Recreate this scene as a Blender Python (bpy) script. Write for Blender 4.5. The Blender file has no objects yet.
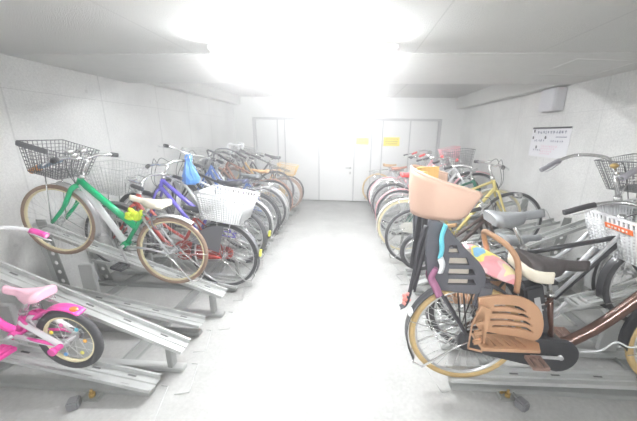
import bpy, bmesh, math, random
from mathutils import Vector, Matrix
random.seed(4)
PI=math.pi; R=math.radians
sc=bpy.context.scene; col=sc.collection
V=Vector
# ---------------------------------------------------------------- materials
MATS={}
def mat(name,c,rough=.5,metal=0,noise=0,scale=20,bump=0,emit=0,coat=0):
    if name in MATS: return MATS[name]
    m=bpy.data.materials.new(name); m.use_nodes=True; nt=m.node_tree; b=nt.nodes['Principled BSDF']
    b.inputs['Base Color'].default_value=(*c,1); b.inputs['Roughness'].default_value=rough; b.inputs['Metallic'].default_value=metal
    b.inputs['Coat Weight'].default_value=coat
    if emit: b.inputs['Emission Color'].default_value=(*c,1); b.inputs['Emission Strength'].default_value=emit
    if noise or bump:
        tc=nt.nodes.new('ShaderNodeTexCoord'); n=nt.nodes.new('ShaderNodeTexNoise'); n.inputs['Scale'].default_value=scale; n.inputs['Detail'].default_value=5
        nt.links.new(tc.outputs['Object'],n.inputs['Vector'])
        if noise:
            mx=nt.nodes.new('ShaderNodeMix'); mx.data_type='RGBA'
            mx.inputs[6].default_value=(*[max(0,x*(1-noise)) for x in c],1); mx.inputs[7].default_value=(*[min(1,x*(1+noise)) for x in c],1)
            nt.links.new(n.outputs['Fac'],mx.inputs[0]); nt.links.new(mx.outputs[2],b.inputs['Base Color'])
        if bump:
            bp=nt.nodes.new('ShaderNodeBump'); bp.inputs['Strength'].default_value=bump; bp.inputs['Distance'].default_value=.01
            nt.links.new(n.outputs['Fac'],bp.inputs['Height']); nt.links.new(bp.outputs['Normal'],b.inputs['Normal'])
    MATS[name]=m; return m
def C(name,c,rough=.42,metal=0,**k): return mat(name,c,rough,metal,**k)
steel=mat('galvanised',(.60,.61,.60),.45,.35,noise=.14,scale=9)
steel_d=mat('galvanised_dull',(.40,.41,.40),.55,.3,noise=.2,scale=12)
chrome=mat('chrome',(.72,.72,.72),.22,.85)
alu=mat('aluminium',(.66,.66,.67),.35,.6)
rubber=mat('tyre_rubber',(.075,.075,.08),.75,0,noise=.3,scale=60)
tan=mat('tan_tyre',(.60,.43,.20),.7,0,noise=.15,scale=40)
cream=mat('cream_tyre',(.80,.72,.48),.7)
whitet=mat('white_tyre',(.82,.82,.80),.6)
brownt=mat('brown_tyre',(.32,.22,.16),.7)
blackp=mat('black_plastic',(.05,.05,.055),.5)
greyp=mat('grey_plastic',(.16,.16,.17),.6)
spokem=mat('spoke_steel',(.70,.70,.70),.3,.5)
whitep=mat('white_plastic',(.86,.87,.88),.4)
redref=mat('red_reflector',(.75,.05,.04),.2)
orref=mat('orange_reflector',(.9,.28,.06),.2)
brass=mat('brass',(.65,.45,.16),.35,.7)
# ---------------------------------------------------------------- mesh helpers
def new(): return bmesh.new()
def tube(bm,pts,r,n=8,closed=False):
    pts=[V(p) for p in pts]; k=len(pts); rs=r if isinstance(r,(list,tuple)) else [r]*k
    rings=[]; prev=None
    for i in range(k):
        if closed: t=(pts[(i+1)%k]-pts[i-1])
        else: t=pts[min(i+1,k-1)]-pts[max(i-1,0)]
        t.normalize()
        if prev is None:
            a=V((0,0,1)) if abs(t.z)<.9 else V((0,1,0)); u=t.cross(a).normalized()
        else:
            u=prev-t*prev.dot(t)
            u.normalize()
        prev=u; w=t.cross(u)
        rings.append([bm.verts.new(pts[i]+(u*math.cos(2*PI*j/n)+w*math.sin(2*PI*j/n))*rs[i]) for j in range(n)])
    for i in range(k if closed else k-1):
        a,b=rings[i],rings[(i+1)%k]
        for j in range(n):
            try: bm.faces.new((a[j],a[(j+1)%n],b[(j+1)%n],b[j])).smooth=True
            except ValueError: pass
    if not closed:
        bm.faces.new(rings[0][::-1]); bm.faces.new(rings[-1])
def smooth(pts,sub=6):
    P=[V(p) for p in pts]; out=[]
    for i in range(len(P)-1):
        a=P[i-1] if i else P[i]*2-P[i+1]; b=P[i]; c=P[i+1]; d=P[i+2] if i+2<len(P) else P[i+1]*2-P[i]
        for s in range(sub):
            t=s/sub
            out.append(.5*((2*b)+(c-a)*t+(2*a-5*b+4*c-d)*t*t+(3*b-a-3*c+d)*t**3))
    out.append(P[-1]); return out
def box(bm,c,s,rot=None,bev=0):
    M=Matrix.Translation(c)@(rot if rot else Matrix())
    g=bmesh.ops.create_cube(bm,size=1,matrix=M@Matrix.Diagonal((*s,1)))
    if bev:
        es=list({e for v in g['verts'] for e in v.link_edges})
        bmesh.ops.bevel(bm,geom=es,offset=bev,segments=2,affect='EDGES')
def RY(a): return Matrix.Rotation(a,4,'Y')
def RX(a): return Matrix.Rotation(a,4,'X')
def RZ(a): return Matrix.Rotation(a,4,'Z')
def cyl(bm,a,b,r,n=14,r2=None): tube(bm,[a,b],[r,r if r2 is None else r2],n)
def ring(bm,R_,r,n=44,m=8,c=(0,0,0),rz=None):
    # torus in xz plane, section half sizes r (radial) rz (axial)
    rz=rz or r; rs=[]
    for i in range(n):
        a=2*PI*i/n
        rs.append([bm.verts.new((c[0]+(R_+r*math.cos(2*PI*j/m))*math.cos(a),c[1]+rz*math.sin(2*PI*j/m),c[2]+(R_+r*math.cos(2*PI*j/m))*math.sin(a))) for j in range(m)])
    for i in range(n):
        for j in range(m):
            bm.faces.new((rs[i][j],rs[(i+1)%n][j],rs[(i+1)%n][(j+1)%m],rs[i][(j+1)%m])).smooth=True
def sphere(bm,c,s,u=14,v=10,rot=None):
    M=Matrix.Translation(c)@(rot or Matrix())@Matrix.Diagonal((*s,1))
    g=bmesh.ops.create_uvsphere(bm,u_segments=u,v_segments=v,radius=1,matrix=M)
    for x in g['verts']:
        for f in x.link_faces: f.smooth=True
def strip(bm,pts,w,t):
    """flat band along pts in the xz plane, width w along y, thickness t"""
    P=[V(p) for p in pts]; rr=[]
    for i,p in enumerate(P):
        d=(P[min(i+1,len(P)-1)]-P[max(i-1,0)]).normalized(); nrm=V((-d.z,0,d.x))
        rr.append([bm.verts.new(q) for q in (p+V((0,-w/2,0)),p+V((0,-w/4,0))+nrm*t*1.6,p+V((0,w/4,0))+nrm*t*1.6,p+V((0,w/2,0)),p+V((0,w/2,0))-nrm*t*1.0,p+V((0,w/4,0))+nrm*t*.6,p+V((0,-w/4,0))+nrm*t*.6,p+V((0,-w/2,0))-nrm*t*1.0)])
    for a,b in zip(rr,rr[1:]):
        for j in range(8): bm.faces.new((a[j],a[(j+1)%8],b[(j+1)%8],b[j])).smooth=True
    bm.faces.new(rr[0][::-1]); bm.faces.new(rr[-1])
def plate_mesh(outline,holes=(),t=.004,bev=.0):
    """2D outline with holes (x,z) -> thick mesh in the xz plane"""
    cu=bpy.data.curves.new('plate_curve','CURVE'); cu.dimensions='2D'; cu.fill_mode='BOTH'; cu.extrude=t/2; cu.bevel_depth=bev
    for pl in [outline]+list(holes):
        sp=cu.splines.new('POLY'); sp.points.add(len(pl)-1); sp.use_cyclic_u=True
        for i,p in enumerate(pl): sp.points[i].co=(p[0],p[1],0,1)
    ob=bpy.data.objects.new('plate_tmp',cu); col.objects.link(ob)
    dg=bpy.context.evaluated_depsgraph_get(); dg.update()
    me=bpy.data.meshes.new_from_object(ob.evaluated_get(dg)); bpy.data.objects.remove(ob); bpy.data.curves.remove(cu)
    me.transform(RX(PI/2)); return me
def circ(cx,cz,r,n=12,ry=None): return [(cx+r*math.cos(2*PI*i/n),cz+(ry or r)*math.sin(2*PI*i/n)) for i in range(n)]
def mesh_of(name,bm,m):
    bmesh.ops.recalc_face_normals(bm,faces=bm.faces)
    me=bpy.data.meshes.new(name); bm.to_mesh(me); bm.free(); me.materials.append(m); return me
def link(name,me,parent=None,label=None):
    o=bpy.data.objects.new(name,me); col.objects.link(o); o.parent=parent
    if label: o['label']=label
    return o
def obj(name,bm,m,parent=None,label=None): return link(name,mesh_of(name,bm,m),parent,label)
def tag(o,label,cat,group=None,kind=None):
    if label: o['label']=label
    if cat: o['category']=cat
    if group: o['group']=group
    if kind: o['kind']=kind
    return o
def empty(name,loc,rot=(0,0,0)):
    o=bpy.data.objects.new(name,None); col.objects.link(o); o.location=loc; o.rotation_euler=rot; o.empty_display_size=.1; return o
def struct(name,bm,m,parent=None):
    o=obj(name,bm,m,parent)
    if not parent: o['kind']='structure'
    return o
# ---------------------------------------------------------------- the room
XL,XR,YB,ZC,ZF=-2.60,2.27,6.34,2.04,2.25
YR=-2.6
def concrete(name,base,joints=(),axis=1,joint_w=.006,noise=.07,scale=1.3,holes=True,bump=.15,fine=60,dark=.62,horiz=None,spots=0):
    m=bpy.data.materials.new(name); m.use_nodes=True; nt=m.node_tree; L=nt.links; b=nt.nodes['Principled BSDF']; b.inputs['Roughness'].default_value=.85
    N=nt.nodes.new
    tc=N('ShaderNodeTexCoord'); 
    n1=N('ShaderNodeTexNoise'); n1.inputs['Scale'].default_value=scale; n1.inputs['Detail'].default_value=7; n1.inputs['Roughness'].default_value=.6; L.new(tc.outputs['Object'],n1.inputs['Vector'])
    n2=N('ShaderNodeTexNoise'); n2.inputs['Scale'].default_value=fine; n2.inputs['Detail'].default_value=4; L.new(tc.outputs['Object'],n2.inputs['Vector'])
    mr=N('ShaderNodeMapRange'); mr.inputs[1].default_value=.3; mr.inputs[2].default_value=.7; mr.inputs[3].default_value=1-noise; mr.inputs[4].default_value=1+noise*.7; L.new(n1.outputs['Fac'],mr.inputs[0])
    mr2=N('ShaderNodeMapRange'); mr2.inputs[1].default_value=.3; mr2.inputs[2].default_value=.7; mr2.inputs[3].default_value=1-noise*.6; mr2.inputs[4].default_value=1+noise*.6; L.new(n2.outputs['Fac'],mr2.inputs[0])
    mu=N('ShaderNodeMath'); mu.operation='MULTIPLY'; L.new(mr.outputs[0],mu.inputs[0]); L.new(mr2.outputs[0],mu.inputs[1]); val=mu.outputs[0]
    sep=N('ShaderNodeSeparateXYZ'); L.new(tc.outputs['Object'],sep.inputs[0])
    def line(ax,p,w):
        nonlocal val
        s=N('ShaderNodeMath'); s.operation='SUBTRACT'; L.new(sep.outputs[ax],s.inputs[0]); s.inputs[1].default_value=p
        a=N('ShaderNodeMath'); a.operation='ABSOLUTE'; L.new(s.outputs[0],a.inputs[0])
        q=N('ShaderNodeMapRange'); q.inputs[1].default_value=w*.5; q.inputs[2].default_value=w*1.6; q.inputs[3].default_value=dark; q.inputs[4].default_value=1; L.new(a.outputs[0],q.inputs[0])
        z=N('ShaderNodeMath'); z.operation='MULTIPLY'; L.new(val,z.inputs[0]); L.new(q.outputs[0],z.inputs[1]); val=z.outputs[0]
    for p in joints: line(axis,p,joint_w)
    for ax,p,w in (horiz or []): line(ax,p,w)
    if holes:   # round tie holes left by the formwork, in a grid
        vo=[]
        for ax,per,off in ((1,.9,.35),(2,.62,.3)):
            s=N('ShaderNodeMath'); s.operation='ADD'; L.new(sep.outputs[ax],s.inputs[0]); s.inputs[1].default_value=off+50*per
            q=N('ShaderNodeMath'); q.operation='MODULO'; L.new(s.outputs[0],q.inputs[0]); q.inputs[1].default_value=per
            t=N('ShaderNodeMath'); t.operation='SUBTRACT'; L.new(q.outputs[0],t.inputs[0]); t.inputs[1].default_value=per/2
            u=N('ShaderNodeMath'); u.operation='POWER'; L.new(t.outputs[0],u.inputs[0]); u.inputs[1].default_value=2; vo.append(u)
        s=N('ShaderNodeMath'); s.operation='ADD'; L.new(vo[0].outputs[0],s.inputs[0]); L.new(vo[1].outputs[0],s.inputs[1])
        q=N('ShaderNodeMapRange'); q.inputs[1].default_value=.010**2; q.inputs[2].default_value=.020**2; q.inputs[3].default_value=.86; q.inputs[4].default_value=1; L.new(s.outputs[0],q.inputs[0])
        z=N('ShaderNodeMath'); z.operation='MULTIPLY'; L.new(val,z.inputs[0]); L.new(q.outputs[0],z.inputs[1]); val=z.outputs[0]
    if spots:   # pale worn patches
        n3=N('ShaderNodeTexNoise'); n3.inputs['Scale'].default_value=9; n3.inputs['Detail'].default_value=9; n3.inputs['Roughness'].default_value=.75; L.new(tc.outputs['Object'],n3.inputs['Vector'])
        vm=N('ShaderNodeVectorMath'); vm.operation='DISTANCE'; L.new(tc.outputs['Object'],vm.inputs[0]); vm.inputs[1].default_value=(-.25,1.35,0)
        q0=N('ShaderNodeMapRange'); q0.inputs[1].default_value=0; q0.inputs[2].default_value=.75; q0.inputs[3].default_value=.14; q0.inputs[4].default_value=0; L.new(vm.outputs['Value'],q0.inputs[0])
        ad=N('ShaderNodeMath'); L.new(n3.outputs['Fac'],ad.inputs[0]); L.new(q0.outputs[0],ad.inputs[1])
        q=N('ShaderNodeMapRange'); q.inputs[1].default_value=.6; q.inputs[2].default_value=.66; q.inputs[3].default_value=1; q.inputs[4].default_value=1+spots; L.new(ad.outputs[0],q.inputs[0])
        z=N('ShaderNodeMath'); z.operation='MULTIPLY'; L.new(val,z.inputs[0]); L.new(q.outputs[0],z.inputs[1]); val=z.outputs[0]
    vs=N('ShaderNodeVectorMath'); vs.operation='SCALE'; vs.inputs[0].default_value=base; L.new(val,vs.inputs['Scale']); L.new(vs.outputs[0],b.inputs['Base Color'])
    bp=N('ShaderNodeBump'); bp.inputs['Strength'].default_value=bump; bp.inputs['Distance'].default_value=.01; L.new(n2.outputs['Fac'],bp.inputs['Height']); L.new(bp.outputs['Normal'],b.inputs['Normal'])
    return m
wl=concrete('concrete_left',(.80,.80,.785),(.35,1.22,2.09,2.96,3.83,4.55,5.25),1,horiz=[(2,1.80,.003)],noise=.12,dark=.84)
wr=concrete('concrete_right',(.79,.79,.775),(.30,1.2,2.05,2.88,3.56,4.25,5.03,5.9),1,horiz=[(2,1.75,.003)],noise=.14,dark=.90)
wb=concrete('concrete_back',(.82,.82,.80),(),0,holes=False,noise=.04)
ceil_m=concrete('ceiling_texture',(.66,.66,.64),(-1.145,.40,1.213),0,holes=False,noise=.05,fine=170,bump=.6,dark=.82,joint_w=.003)
beam_m=concrete('beam_smooth',(.69,.69,.67),(),0,holes=False,noise=.04,fine=20,bump=.05)
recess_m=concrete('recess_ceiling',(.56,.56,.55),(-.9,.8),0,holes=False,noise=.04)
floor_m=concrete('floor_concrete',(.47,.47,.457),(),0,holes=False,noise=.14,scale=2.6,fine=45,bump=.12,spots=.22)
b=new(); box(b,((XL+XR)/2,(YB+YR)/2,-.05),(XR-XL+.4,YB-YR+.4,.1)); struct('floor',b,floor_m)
b=new(); box(b,(XL-.1,(YB+YR)/2,1.3),(.2,YB-YR,2.6)); struct('wall_left',b,wl)
b=new(); box(b,(XR+.1,(YB+YR)/2,1.3),(.2,YB-YR,2.6)); struct('wall_right',b,wr)
b=new(); box(b,((XL+XR)/2,YR-.1,1.3),(XR-XL+.4,.2,2.6)); struct('wall_rear',b,wb)
# back wall with an opening for the steel doors
jl,jr,jt=-2.18,1.83,1.83
b=new(); box(b,((XL+jl)/2-.1,YB+.1,1.3),(jl-XL+.2,.2,2.6)); box(b,((XR+jr)/2+.1,YB+.1,1.3),(XR-jr+.2,.2,2.6)); box(b,((jl+jr)/2,YB+.1,(jt+2.6)/2),(jr-jl,.2,2.6-jt)); struct('wall_back',b,wb)
b=new(); box(b,((XL+XR)/2,(2.16+YR)/2,ZC+.15),(XR-XL,2.16-YR,.3)); struct('ceiling',b,ceil_m)
b=new(); box(b,((XL+XR)/2,(2.16+3.36)/2,ZC+.148),(XR-XL,1.2,.304),bev=.004); o=struct('trim_1',b,beam_m)   # the deep flush beam
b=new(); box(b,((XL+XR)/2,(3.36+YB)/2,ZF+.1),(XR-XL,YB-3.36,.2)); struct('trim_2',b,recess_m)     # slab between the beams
b=new(); box(b,(XL+.085,(3.36+YB)/2,(ZC+.03+ZF)/2+.02),(.17,YB-3.36,ZF-ZC-.01),bev=.01); struct('trim_3',b,beam_m)
b=new(); box(b,(XR-.085,(3.36+YB)/2,(ZC-.02+ZF)/2+.02),(.17,YB-3.36,ZF-ZC+.04),bev=.01); struct('trim_4',b,beam_m)
# sealed square opening in the beam: a raised line of sealant
b=new(); q=[(1.60,2.82),(1.56,2.30),(2.03,2.36),(2.09,2.88)]
for i in range(4):
    a,c=q[i],q[(i+1)%4]; tube(b,[(a[0],a[1],ZC-.004),(c[0],c[1],ZC-.004)],.0035,6)
struct('trim_5',b,mat('sealant',(.80,.80,.78),.6))
# ---- doors: steel partition with one leaf
dm=mat('door_paint',(.80,.80,.79),.45,0,noise=.02,scale=3); fm=mat('door_frame_paint',(.55,.55,.55),.5)
YD=YB+.05
def panel(name,x0,x1,z1,m,y=YD):
    b=new(); box(b,((x0+x1)/2,y,z1/2+.01),(x1-x0-.012,.04,z1-.02),bev=.004)
    # pressed borders
    for x in (x0+.06,x1-.06): box(b,(x,y-.021,z1/2),(.008,.004,z1-.16))
    return struct(name,b,m)
fr=new()
for x in (jl+.02,jr-.02): box(fr,(x,YB,jt/2),(.045,.14,jt),bev=.004)
box(fr,((jl+jr)/2,YB,jt-.02),(jr-jl,.14,.045),bev=.004)
for x in (-1.66,-1.50,-.745,.03,.40,.63,1.21): box(fr,(x,YD-.005,jt/2),(.028,.05,jt-.03))
box(fr,((-.745+.03)/2,YD-.01,1.765),(.775,.06,.035))
struct('trim_6',fr,fm)
n=1
for x0,x1 in ((jl+.04,-1.66),(-1.66,-1.50),(-1.50,-.745),(.03,.40),(.40,.63),(.63,1.21),(1.21,jr-.04)):
    panel('door_%d'%(n+1),x0,x1,jt-.03,dm); n+=1
d1=panel('door_1',-.745,.03,1.75,mat('door_leaf_paint',(.84,.84,.83),.4),YD-.01)
b=new(); cyl(b,(-.045,YD-.03,.78),(-.045,YD-.075,.78),.022); tube(b,[(-.045,YD-.075,.78),(-.10,YD-.08,.78),(-.15,YD-.075,.78)],.009); struct('door_handle',b,steel_d,d1)
b=new(); box(b,(-.045,YD-.035,.66),(.03,.012,.05),bev=.003); struct('door_lock',b,steel_d,d1)
# yellow notices
def notice(x0,x1,z0,z1,c,label,lines):
    e=empty('notice_sign',((x0+x1)/2,YD-.035,z0)); tag(e,label,'sign','yellow notices on the sliding panels')
    b=new(); box(b,(0,0,(z1-z0)/2),(x1-x0,.004,z1-z0)); obj('sign_board',b,mat('sign%.2f'%x0,c,.5),e)
    b=new()
    for i,(u0,u1) in enumerate(lines): 
        z=(z1-z0)*(1-(i+.7)/(len(lines)+.6)); w=(x1-x0)
        k=max(2,int((u1-u0)*9))
        for j in range(k):
            u=u0+(u1-u0)*(j+.5)/k; box(b,(-w/2+u*w,-.0035,z),(w/12,.002,.014)); box(b,(-w/2+u*w,-.0035,z+(.008 if j%2 else -.008)),(.008,.002,.026))
    obj('sign_text',b,mat('sign_ink',(.40,.34,.06),.6),e)
notice(.07,.34,1.29,1.43,(.86,.84,.22),'pale yellow notice on the panel right beside the door leaf',[(.2,.8),(.1,.9)])
notice(.66,1.00,1.27,1.45,(.93,.80,.06),'bright yellow notice further right from the door',[(.1,.95),(.1,.9),(.15,.85)])
# ---------------------------------------------------------------- things on the right wall
ps=empty('wall_poster',(XR-.006,3.53,1.27),(0,0,-PI/2)); tag(ps,'large white paper poster with dark header pasted on the right wall','poster')
# local x runs from far (-) to near (+) seen from the aisle... y is towards the wall
b=new(); box(b,(0,0,.17),(.66,.003,.34)); obj('poster_sheet',b,mat('paper',(.86,.86,.89),.6,noise=.03,scale=8),ps)
b=new(); box(b,(0,-.003,.332),(.66,.002,.018)); box(b,(-.21,-.0032,.334),(.22,.002,.020)); obj('header_bar',b,mat('poster_ink',(.08,.08,.09),.7),ps)
def glyph(bm,x,z,s,k):
    rr=random.Random(k); w=s*.2
    for q in range(rr.choice((2,3,3,4))):
        if rr.random()<.5: box(bm,(x+rr.uniform(-.1,.1)*s,-.003,z+rr.uniform(-.4,.4)*s),(s*.75,.0015,w))
        else: box(bm,(x+rr.uniform(-.35,.35)*s,-.003,z),(w,.0015,s*rr.uniform(.5,.95)))
b=new()
for i in range(11): glyph(b,-.20+.045*i,.285,.034,i+3)
for i in range(5): glyph(b,-.25+.040*i,.19,.028,i+31)
for i in range(6): glyph(b,.05+.036*i,.185,.024,i+47)
for i in range(4): glyph(b,-.24+.04*i,.08,.028,i+71)
box(b,(.2,-.003,.232),(.17,.0015,.008))
obj('poster_text',b,mat('poster_ink_grey',(.22,.22,.32),.7),ps)
b=new()
for x,z in ((-.285,.30),(-.29,.22),(-.06,.225),(-.20,.11)): box(b,(x,-.0032,z),(.028,.0015,.034))
obj('poster_symbol',b,mat('poster_ink',(0,0,0)),ps)
b=new()
for j in range(4):
    for i in range(8-j): glyph(b,-.10+.036*i,.125-.028*j,.02,i+91+9*j)
obj('poster_note',b,mat('poster_pink',(.85,.50,.60),.7),ps,'pale pink lines of writing')
bx=empty('wall_box',(XR-.055,3.53,1.78)); tag(bx,'white metal box mounted high on the right wall above the poster','electrical box')
b=new(); box(b,(0,0,.12),(.11,.26,.24),bev=.006); obj('box_body',b,mat('box_paint',(.74,.74,.76),.4),bx)
b=new(); box(b,(-.058,0,.12),(.006,.235,.215),bev=.002); obj('box_cover',b,mat('box_cover',(.78,.78,.81),.4),bx)
# ---------------------------------------------------------------- ceiling lights
def lamp(x,y,z,L,along_x,label,power,name='ceiling_light'):
    e=empty(name,(x,y,z),(0,0,0 if along_x else PI/2)); tag(e,label,'ceiling light','fluorescent ceiling lights')
    b=new(); box(b,(0,0,-.0175),(L,.16,.035),bev=.006); obj('lamp_housing',b,whitep,e)
    d=bpy.data.materials.new('lamp_glow'); d.use_nodes=True; q=d.node_tree.nodes['Principled BSDF']; q.inputs['Base Color'].default_value=(.9,.9,.9,1); q.inputs['Emission Color'].default_value=(.97,.985,1,1); q.inputs['Emission Strength'].default_value=power
    for s in (-.05,.05):
        b=new(); cyl(b,(-L/2+.04,s,-.058),(L/2-.04,s,-.058),.016,12); obj('fluorescent_tube',b,d,e)
    for s in (-1,1):
        b=new(); box(b,(s*(L/2-.03),0,-.055),(.03,.15,.045),bev=.004); obj('lamp_socket',b,whitep,e)
    return e
lamp(-.34,2.02,ZC,1.20,True,'glaring white tube light on the ceiling straight ahead',80)
lamp(-.15,3.72,ZF,1.25,True,'tube light in the ceiling recess behind the beam',120)
lamp(.0,-.7,ZC,1.25,True,'added fill tube light on the ceiling, unseen behind the viewpoint',85)  # out-of-view fill lamp, added to brighten the near floor and walls
# ---------------------------------------------------------------- the bicycle rack
FRL=mat('rack_foot',(.22,.22,.23),.7)
def post_mesh(h,lean):
    w=.095; hs=[]; k=int((h-.08)/.085)
    out=[(-w/2,0),(w/2,0),(w/2+lean,h),(-w/2+lean,h)]
    for i in range(k):
        z=.06+i*.085; cx=lean*z/h
        hs.append(circ(cx,z,.019,10))
    return plate_mesh(out,hs,.004)
def rail(side,Y,high,label,xe=None,ze=None,sl=None,xw=None,post=True):
    """side -1 left / +1 right; runs from the aisle end xe up to the wall end xw"""
    s=side
    xe=xe if xe is not None else (-1.08 if s<0 else .62); xw=xw or (-2.50 if s<0 else 2.18)
    ze=ze if ze is not None else (.20 if high else .05); sl=sl if sl is not None else (.32 if high else .16)
    e=empty('parking_rail',(xe,Y,0),(0,0,0 if s>0 else PI)); tag(e,label,'bicycle rail','sloped rails of the bicycle rack, '+('left side' if s<0 else 'right side'))
    L=abs(xw-xe); a=math.atan(sl); LL=L/math.cos(a)
    # channel: profile extruded along local x
    b=new(); w=.047; f=.028; t=.004
    prof=[(-w-.012,f),(-w,f),(-w,0),(-.012,0),(-.008,-.008),(.008,-.008),(.012,0),(w,0),(w,f),(w+.012,f),(w+.012,f-t),(w+t,f-t),(w+t,-t),(.014,-t),(.010,-.012),(-.010,-.012),(-.014,-t),(-w-t,-t),(-w-t,f-t),(-w-.012,f-t)]
    rr=[]
    for x in (0,LL): rr.append([b.verts.new((x*math.cos(a)-z*math.sin(a),y,ze+x*math.sin(a)+z*math.cos(a))) for y,z in prof])
    k=len(prof)
    for j in range(k): b.faces.new((rr[0][j],rr[0][(j+1)%k],rr[1][(j+1)%k],rr[1][j]))
    ch=obj('rail_channel',b,steel,e)
    # dark slots along the channel floor
    b=new(); 
    for i in range(6):
        x=.16+i*LL/6.4
        for y in (-.03,.03): box(b,(x*math.cos(a)-.0008*math.sin(a),y,ze+x*math.sin(a)+.0008),(.05,.010,.002),RY(-a))
    tag(obj('slot',b,mat('slot_shadow_gap',(.13,.13,.13),.8),ch),None,None,kind='stuff')
    b=new(); box(b,(L/2+.01,0,.02),(L-.02,.055,.032),bev=.004); obj('floor_beam',b,steel_d if not high else steel,e)
    if ze>.1:
        b=new(); box(b,(.10,0,(ze-.0)/2+.02),(.035,.05,max(.02,ze-.03)),bev=.003); obj('front_support',b,steel_d,e)
    # thin guide wire on the floor before the rail
    b=new(); tube(b,[(-.0,-.045,.012),(-.04,-.05,.005),(-.10,.16,.005),(-.02,.18,.005)],.0025,6); obj('guide_wire',b,steel,e)
    if post:
        h=ze+sl*(L-.12)+.10
        o=link('upright_post',post_mesh(h,.09),e); o.data.materials.append(steel_d); o.location=(L-.03,-.062,0)
        b=new(); q=RY(-math.atan(.09/h))
        box(b,(L-.03+.5*.09+.045,-.045,h/2),(.004,.035,h*.99),RY(math.atan(.09/h))); obj('post_flange',b,steel,o); 
        bpy.context.view_layer.update(); b2=o.children[0]; b2.matrix_parent_inverse=o.matrix_world.inverted()@e.matrix_world
        if high:
            b=new(); box(b,(L-.34,.02,.24),(.12,.035,.40),bev=.004); obj('support_panel',b,steel,e)
            b=new(); tube(b,smooth([(L-.10,-.07,h-.06),(L-.20,-.07,h+.08),(L-.33,-.07,h+.01)]),.0045,6); obj('wheel_hoop',b,steel,e)
    return e
LR=[ # Y, high, label, overrides
 (1.27,0,'low rail under the pink kids bicycle, nearest on the left',dict(ze=.06,sl=.19,xe=-1.12)),
 (1.45,1,'steep empty rail rising directly behind the pink kids bicycle',dict(ze=.17,sl=.43,xe=-1.03)),
 (1.78,0,'low empty rail between the steep empty rail and the green bicycle',dict(ze=.10,sl=.20,xe=-1.10)),
 (2.02,1,'steep rail that the green bicycle stands on',dict(ze=.20,sl=.36,xe=-1.03)),
 (2.42,0,'low rail under the red bicycle with the white rear basket',{}),
 (2.67,1,'steep rail under the purple and blue bicycle',{}),
 (3.05,1,'steep rail under the white bicycle with a blue bag',{}),
 (3.45,0,'low rail under the black bicycle beyond the blue bag bicycle',{}),
 (3.75,1,'steep rail under the blue framed bicycle',dict(sl=.2)),
 (4.05,0,'low rail under the silver bicycle with white tyres',{}),
 (4.35,1,'steep rail under the bicycle with brown mudguards',dict(sl=.2)),
 (4.70,1,'steep rail under the black road bicycle',{}),
 (5.05,0,'low rail under the ochre bicycle at the far left',{}),
 (5.40,0,'farthest left rail, under the last black bicycle',{}),
]
RR=[
 (1.45,0,'low rail under the brown bicycle with the child seat',dict(ze=.085,sl=.03,xe=.62)),
 (1.79,1,'steep rail beside the bicycle with the white front basket',dict(ze=.12,sl=.33,xe=.66)),
 (2.05,0,'low rail under the bicycle with the big chrome handlebar',{}),
 (2.50,1,'steep empty rail between chrome handlebar bicycle and small brown one',dict(ze=.10,sl=.46)),
 (2.72,0,'low rail under the small brown bicycle',{}),
 (3.00,1,'steep rail under the yellow bicycle',dict(sl=.28)),
 (3.35,0,'low rail under the green bicycle with cream tyres',{}),
 (3.75,1,'steep rail under the bicycle with the red saddle',dict(sl=.3)),
 (4.20,0,'low rail under the black wheeled city bicycle',{}),
 (4.70,1,'steep rail under the pink bicycle',{}),
 (5.20,0,'low rail under the grey bicycle second from the steel doors',{}),
 (5.65,0,'low rail under the bicycle nearest the steel doors, right side',{}),
]
for Y,h,l,k in LR: rail(-1,Y,h,l,post=(Y<4.5),**k)
for Y,h,l,k in RR: rail(1,Y,h,l,post=(Y<4.5),**k)
def base(x,y0,y1,label,foot_s,short=False):
    e=empty('rack_base_beam',(x,y0,0)); tag(e,label,'rack base')
    b=new(); box(b,(0,(y1-y0)/2,.0035),(.11,y1-y0,.006)); box(b,(-.045,(y1-y0)/2,.012),(.008,y1-y0-.02,.016)); box(b,(.045,(y1-y0)/2,.012),(.008,y1-y0-.02,.016)); obj('base_channel',b,steel_d,e)
    if foot_s:
        b=new(); box(b,(foot_s*.045,-.035,.028),(.055,.06,.055),RZ(.5),bev=.008); obj('foot_block',b,FRL,e,'dark grey block')
        b=new(); cyl(b,(0,.03,.008),(0,.03,.03),.016,6); cyl(b,(0,.03,.03),(0,.03,.055),.007); box(b,(-.01,.06,.014),(.05,.02,.012),RZ(.4)); obj('anchor_bolt',b,brass,e)
base(-1.47,1.19,5.9,'steel floor beam crossing under the left rails near the aisle',-1)
base(-2.25,1.15,5.9,'steel floor beam under the left rails close to the wall',0)
base(.96,1.37,5.9,'steel floor beam crossing under the right rails near the aisle',1)
base(1.92,1.30,5.9,'steel floor beam under the right rails close to the wall',0)
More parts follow.
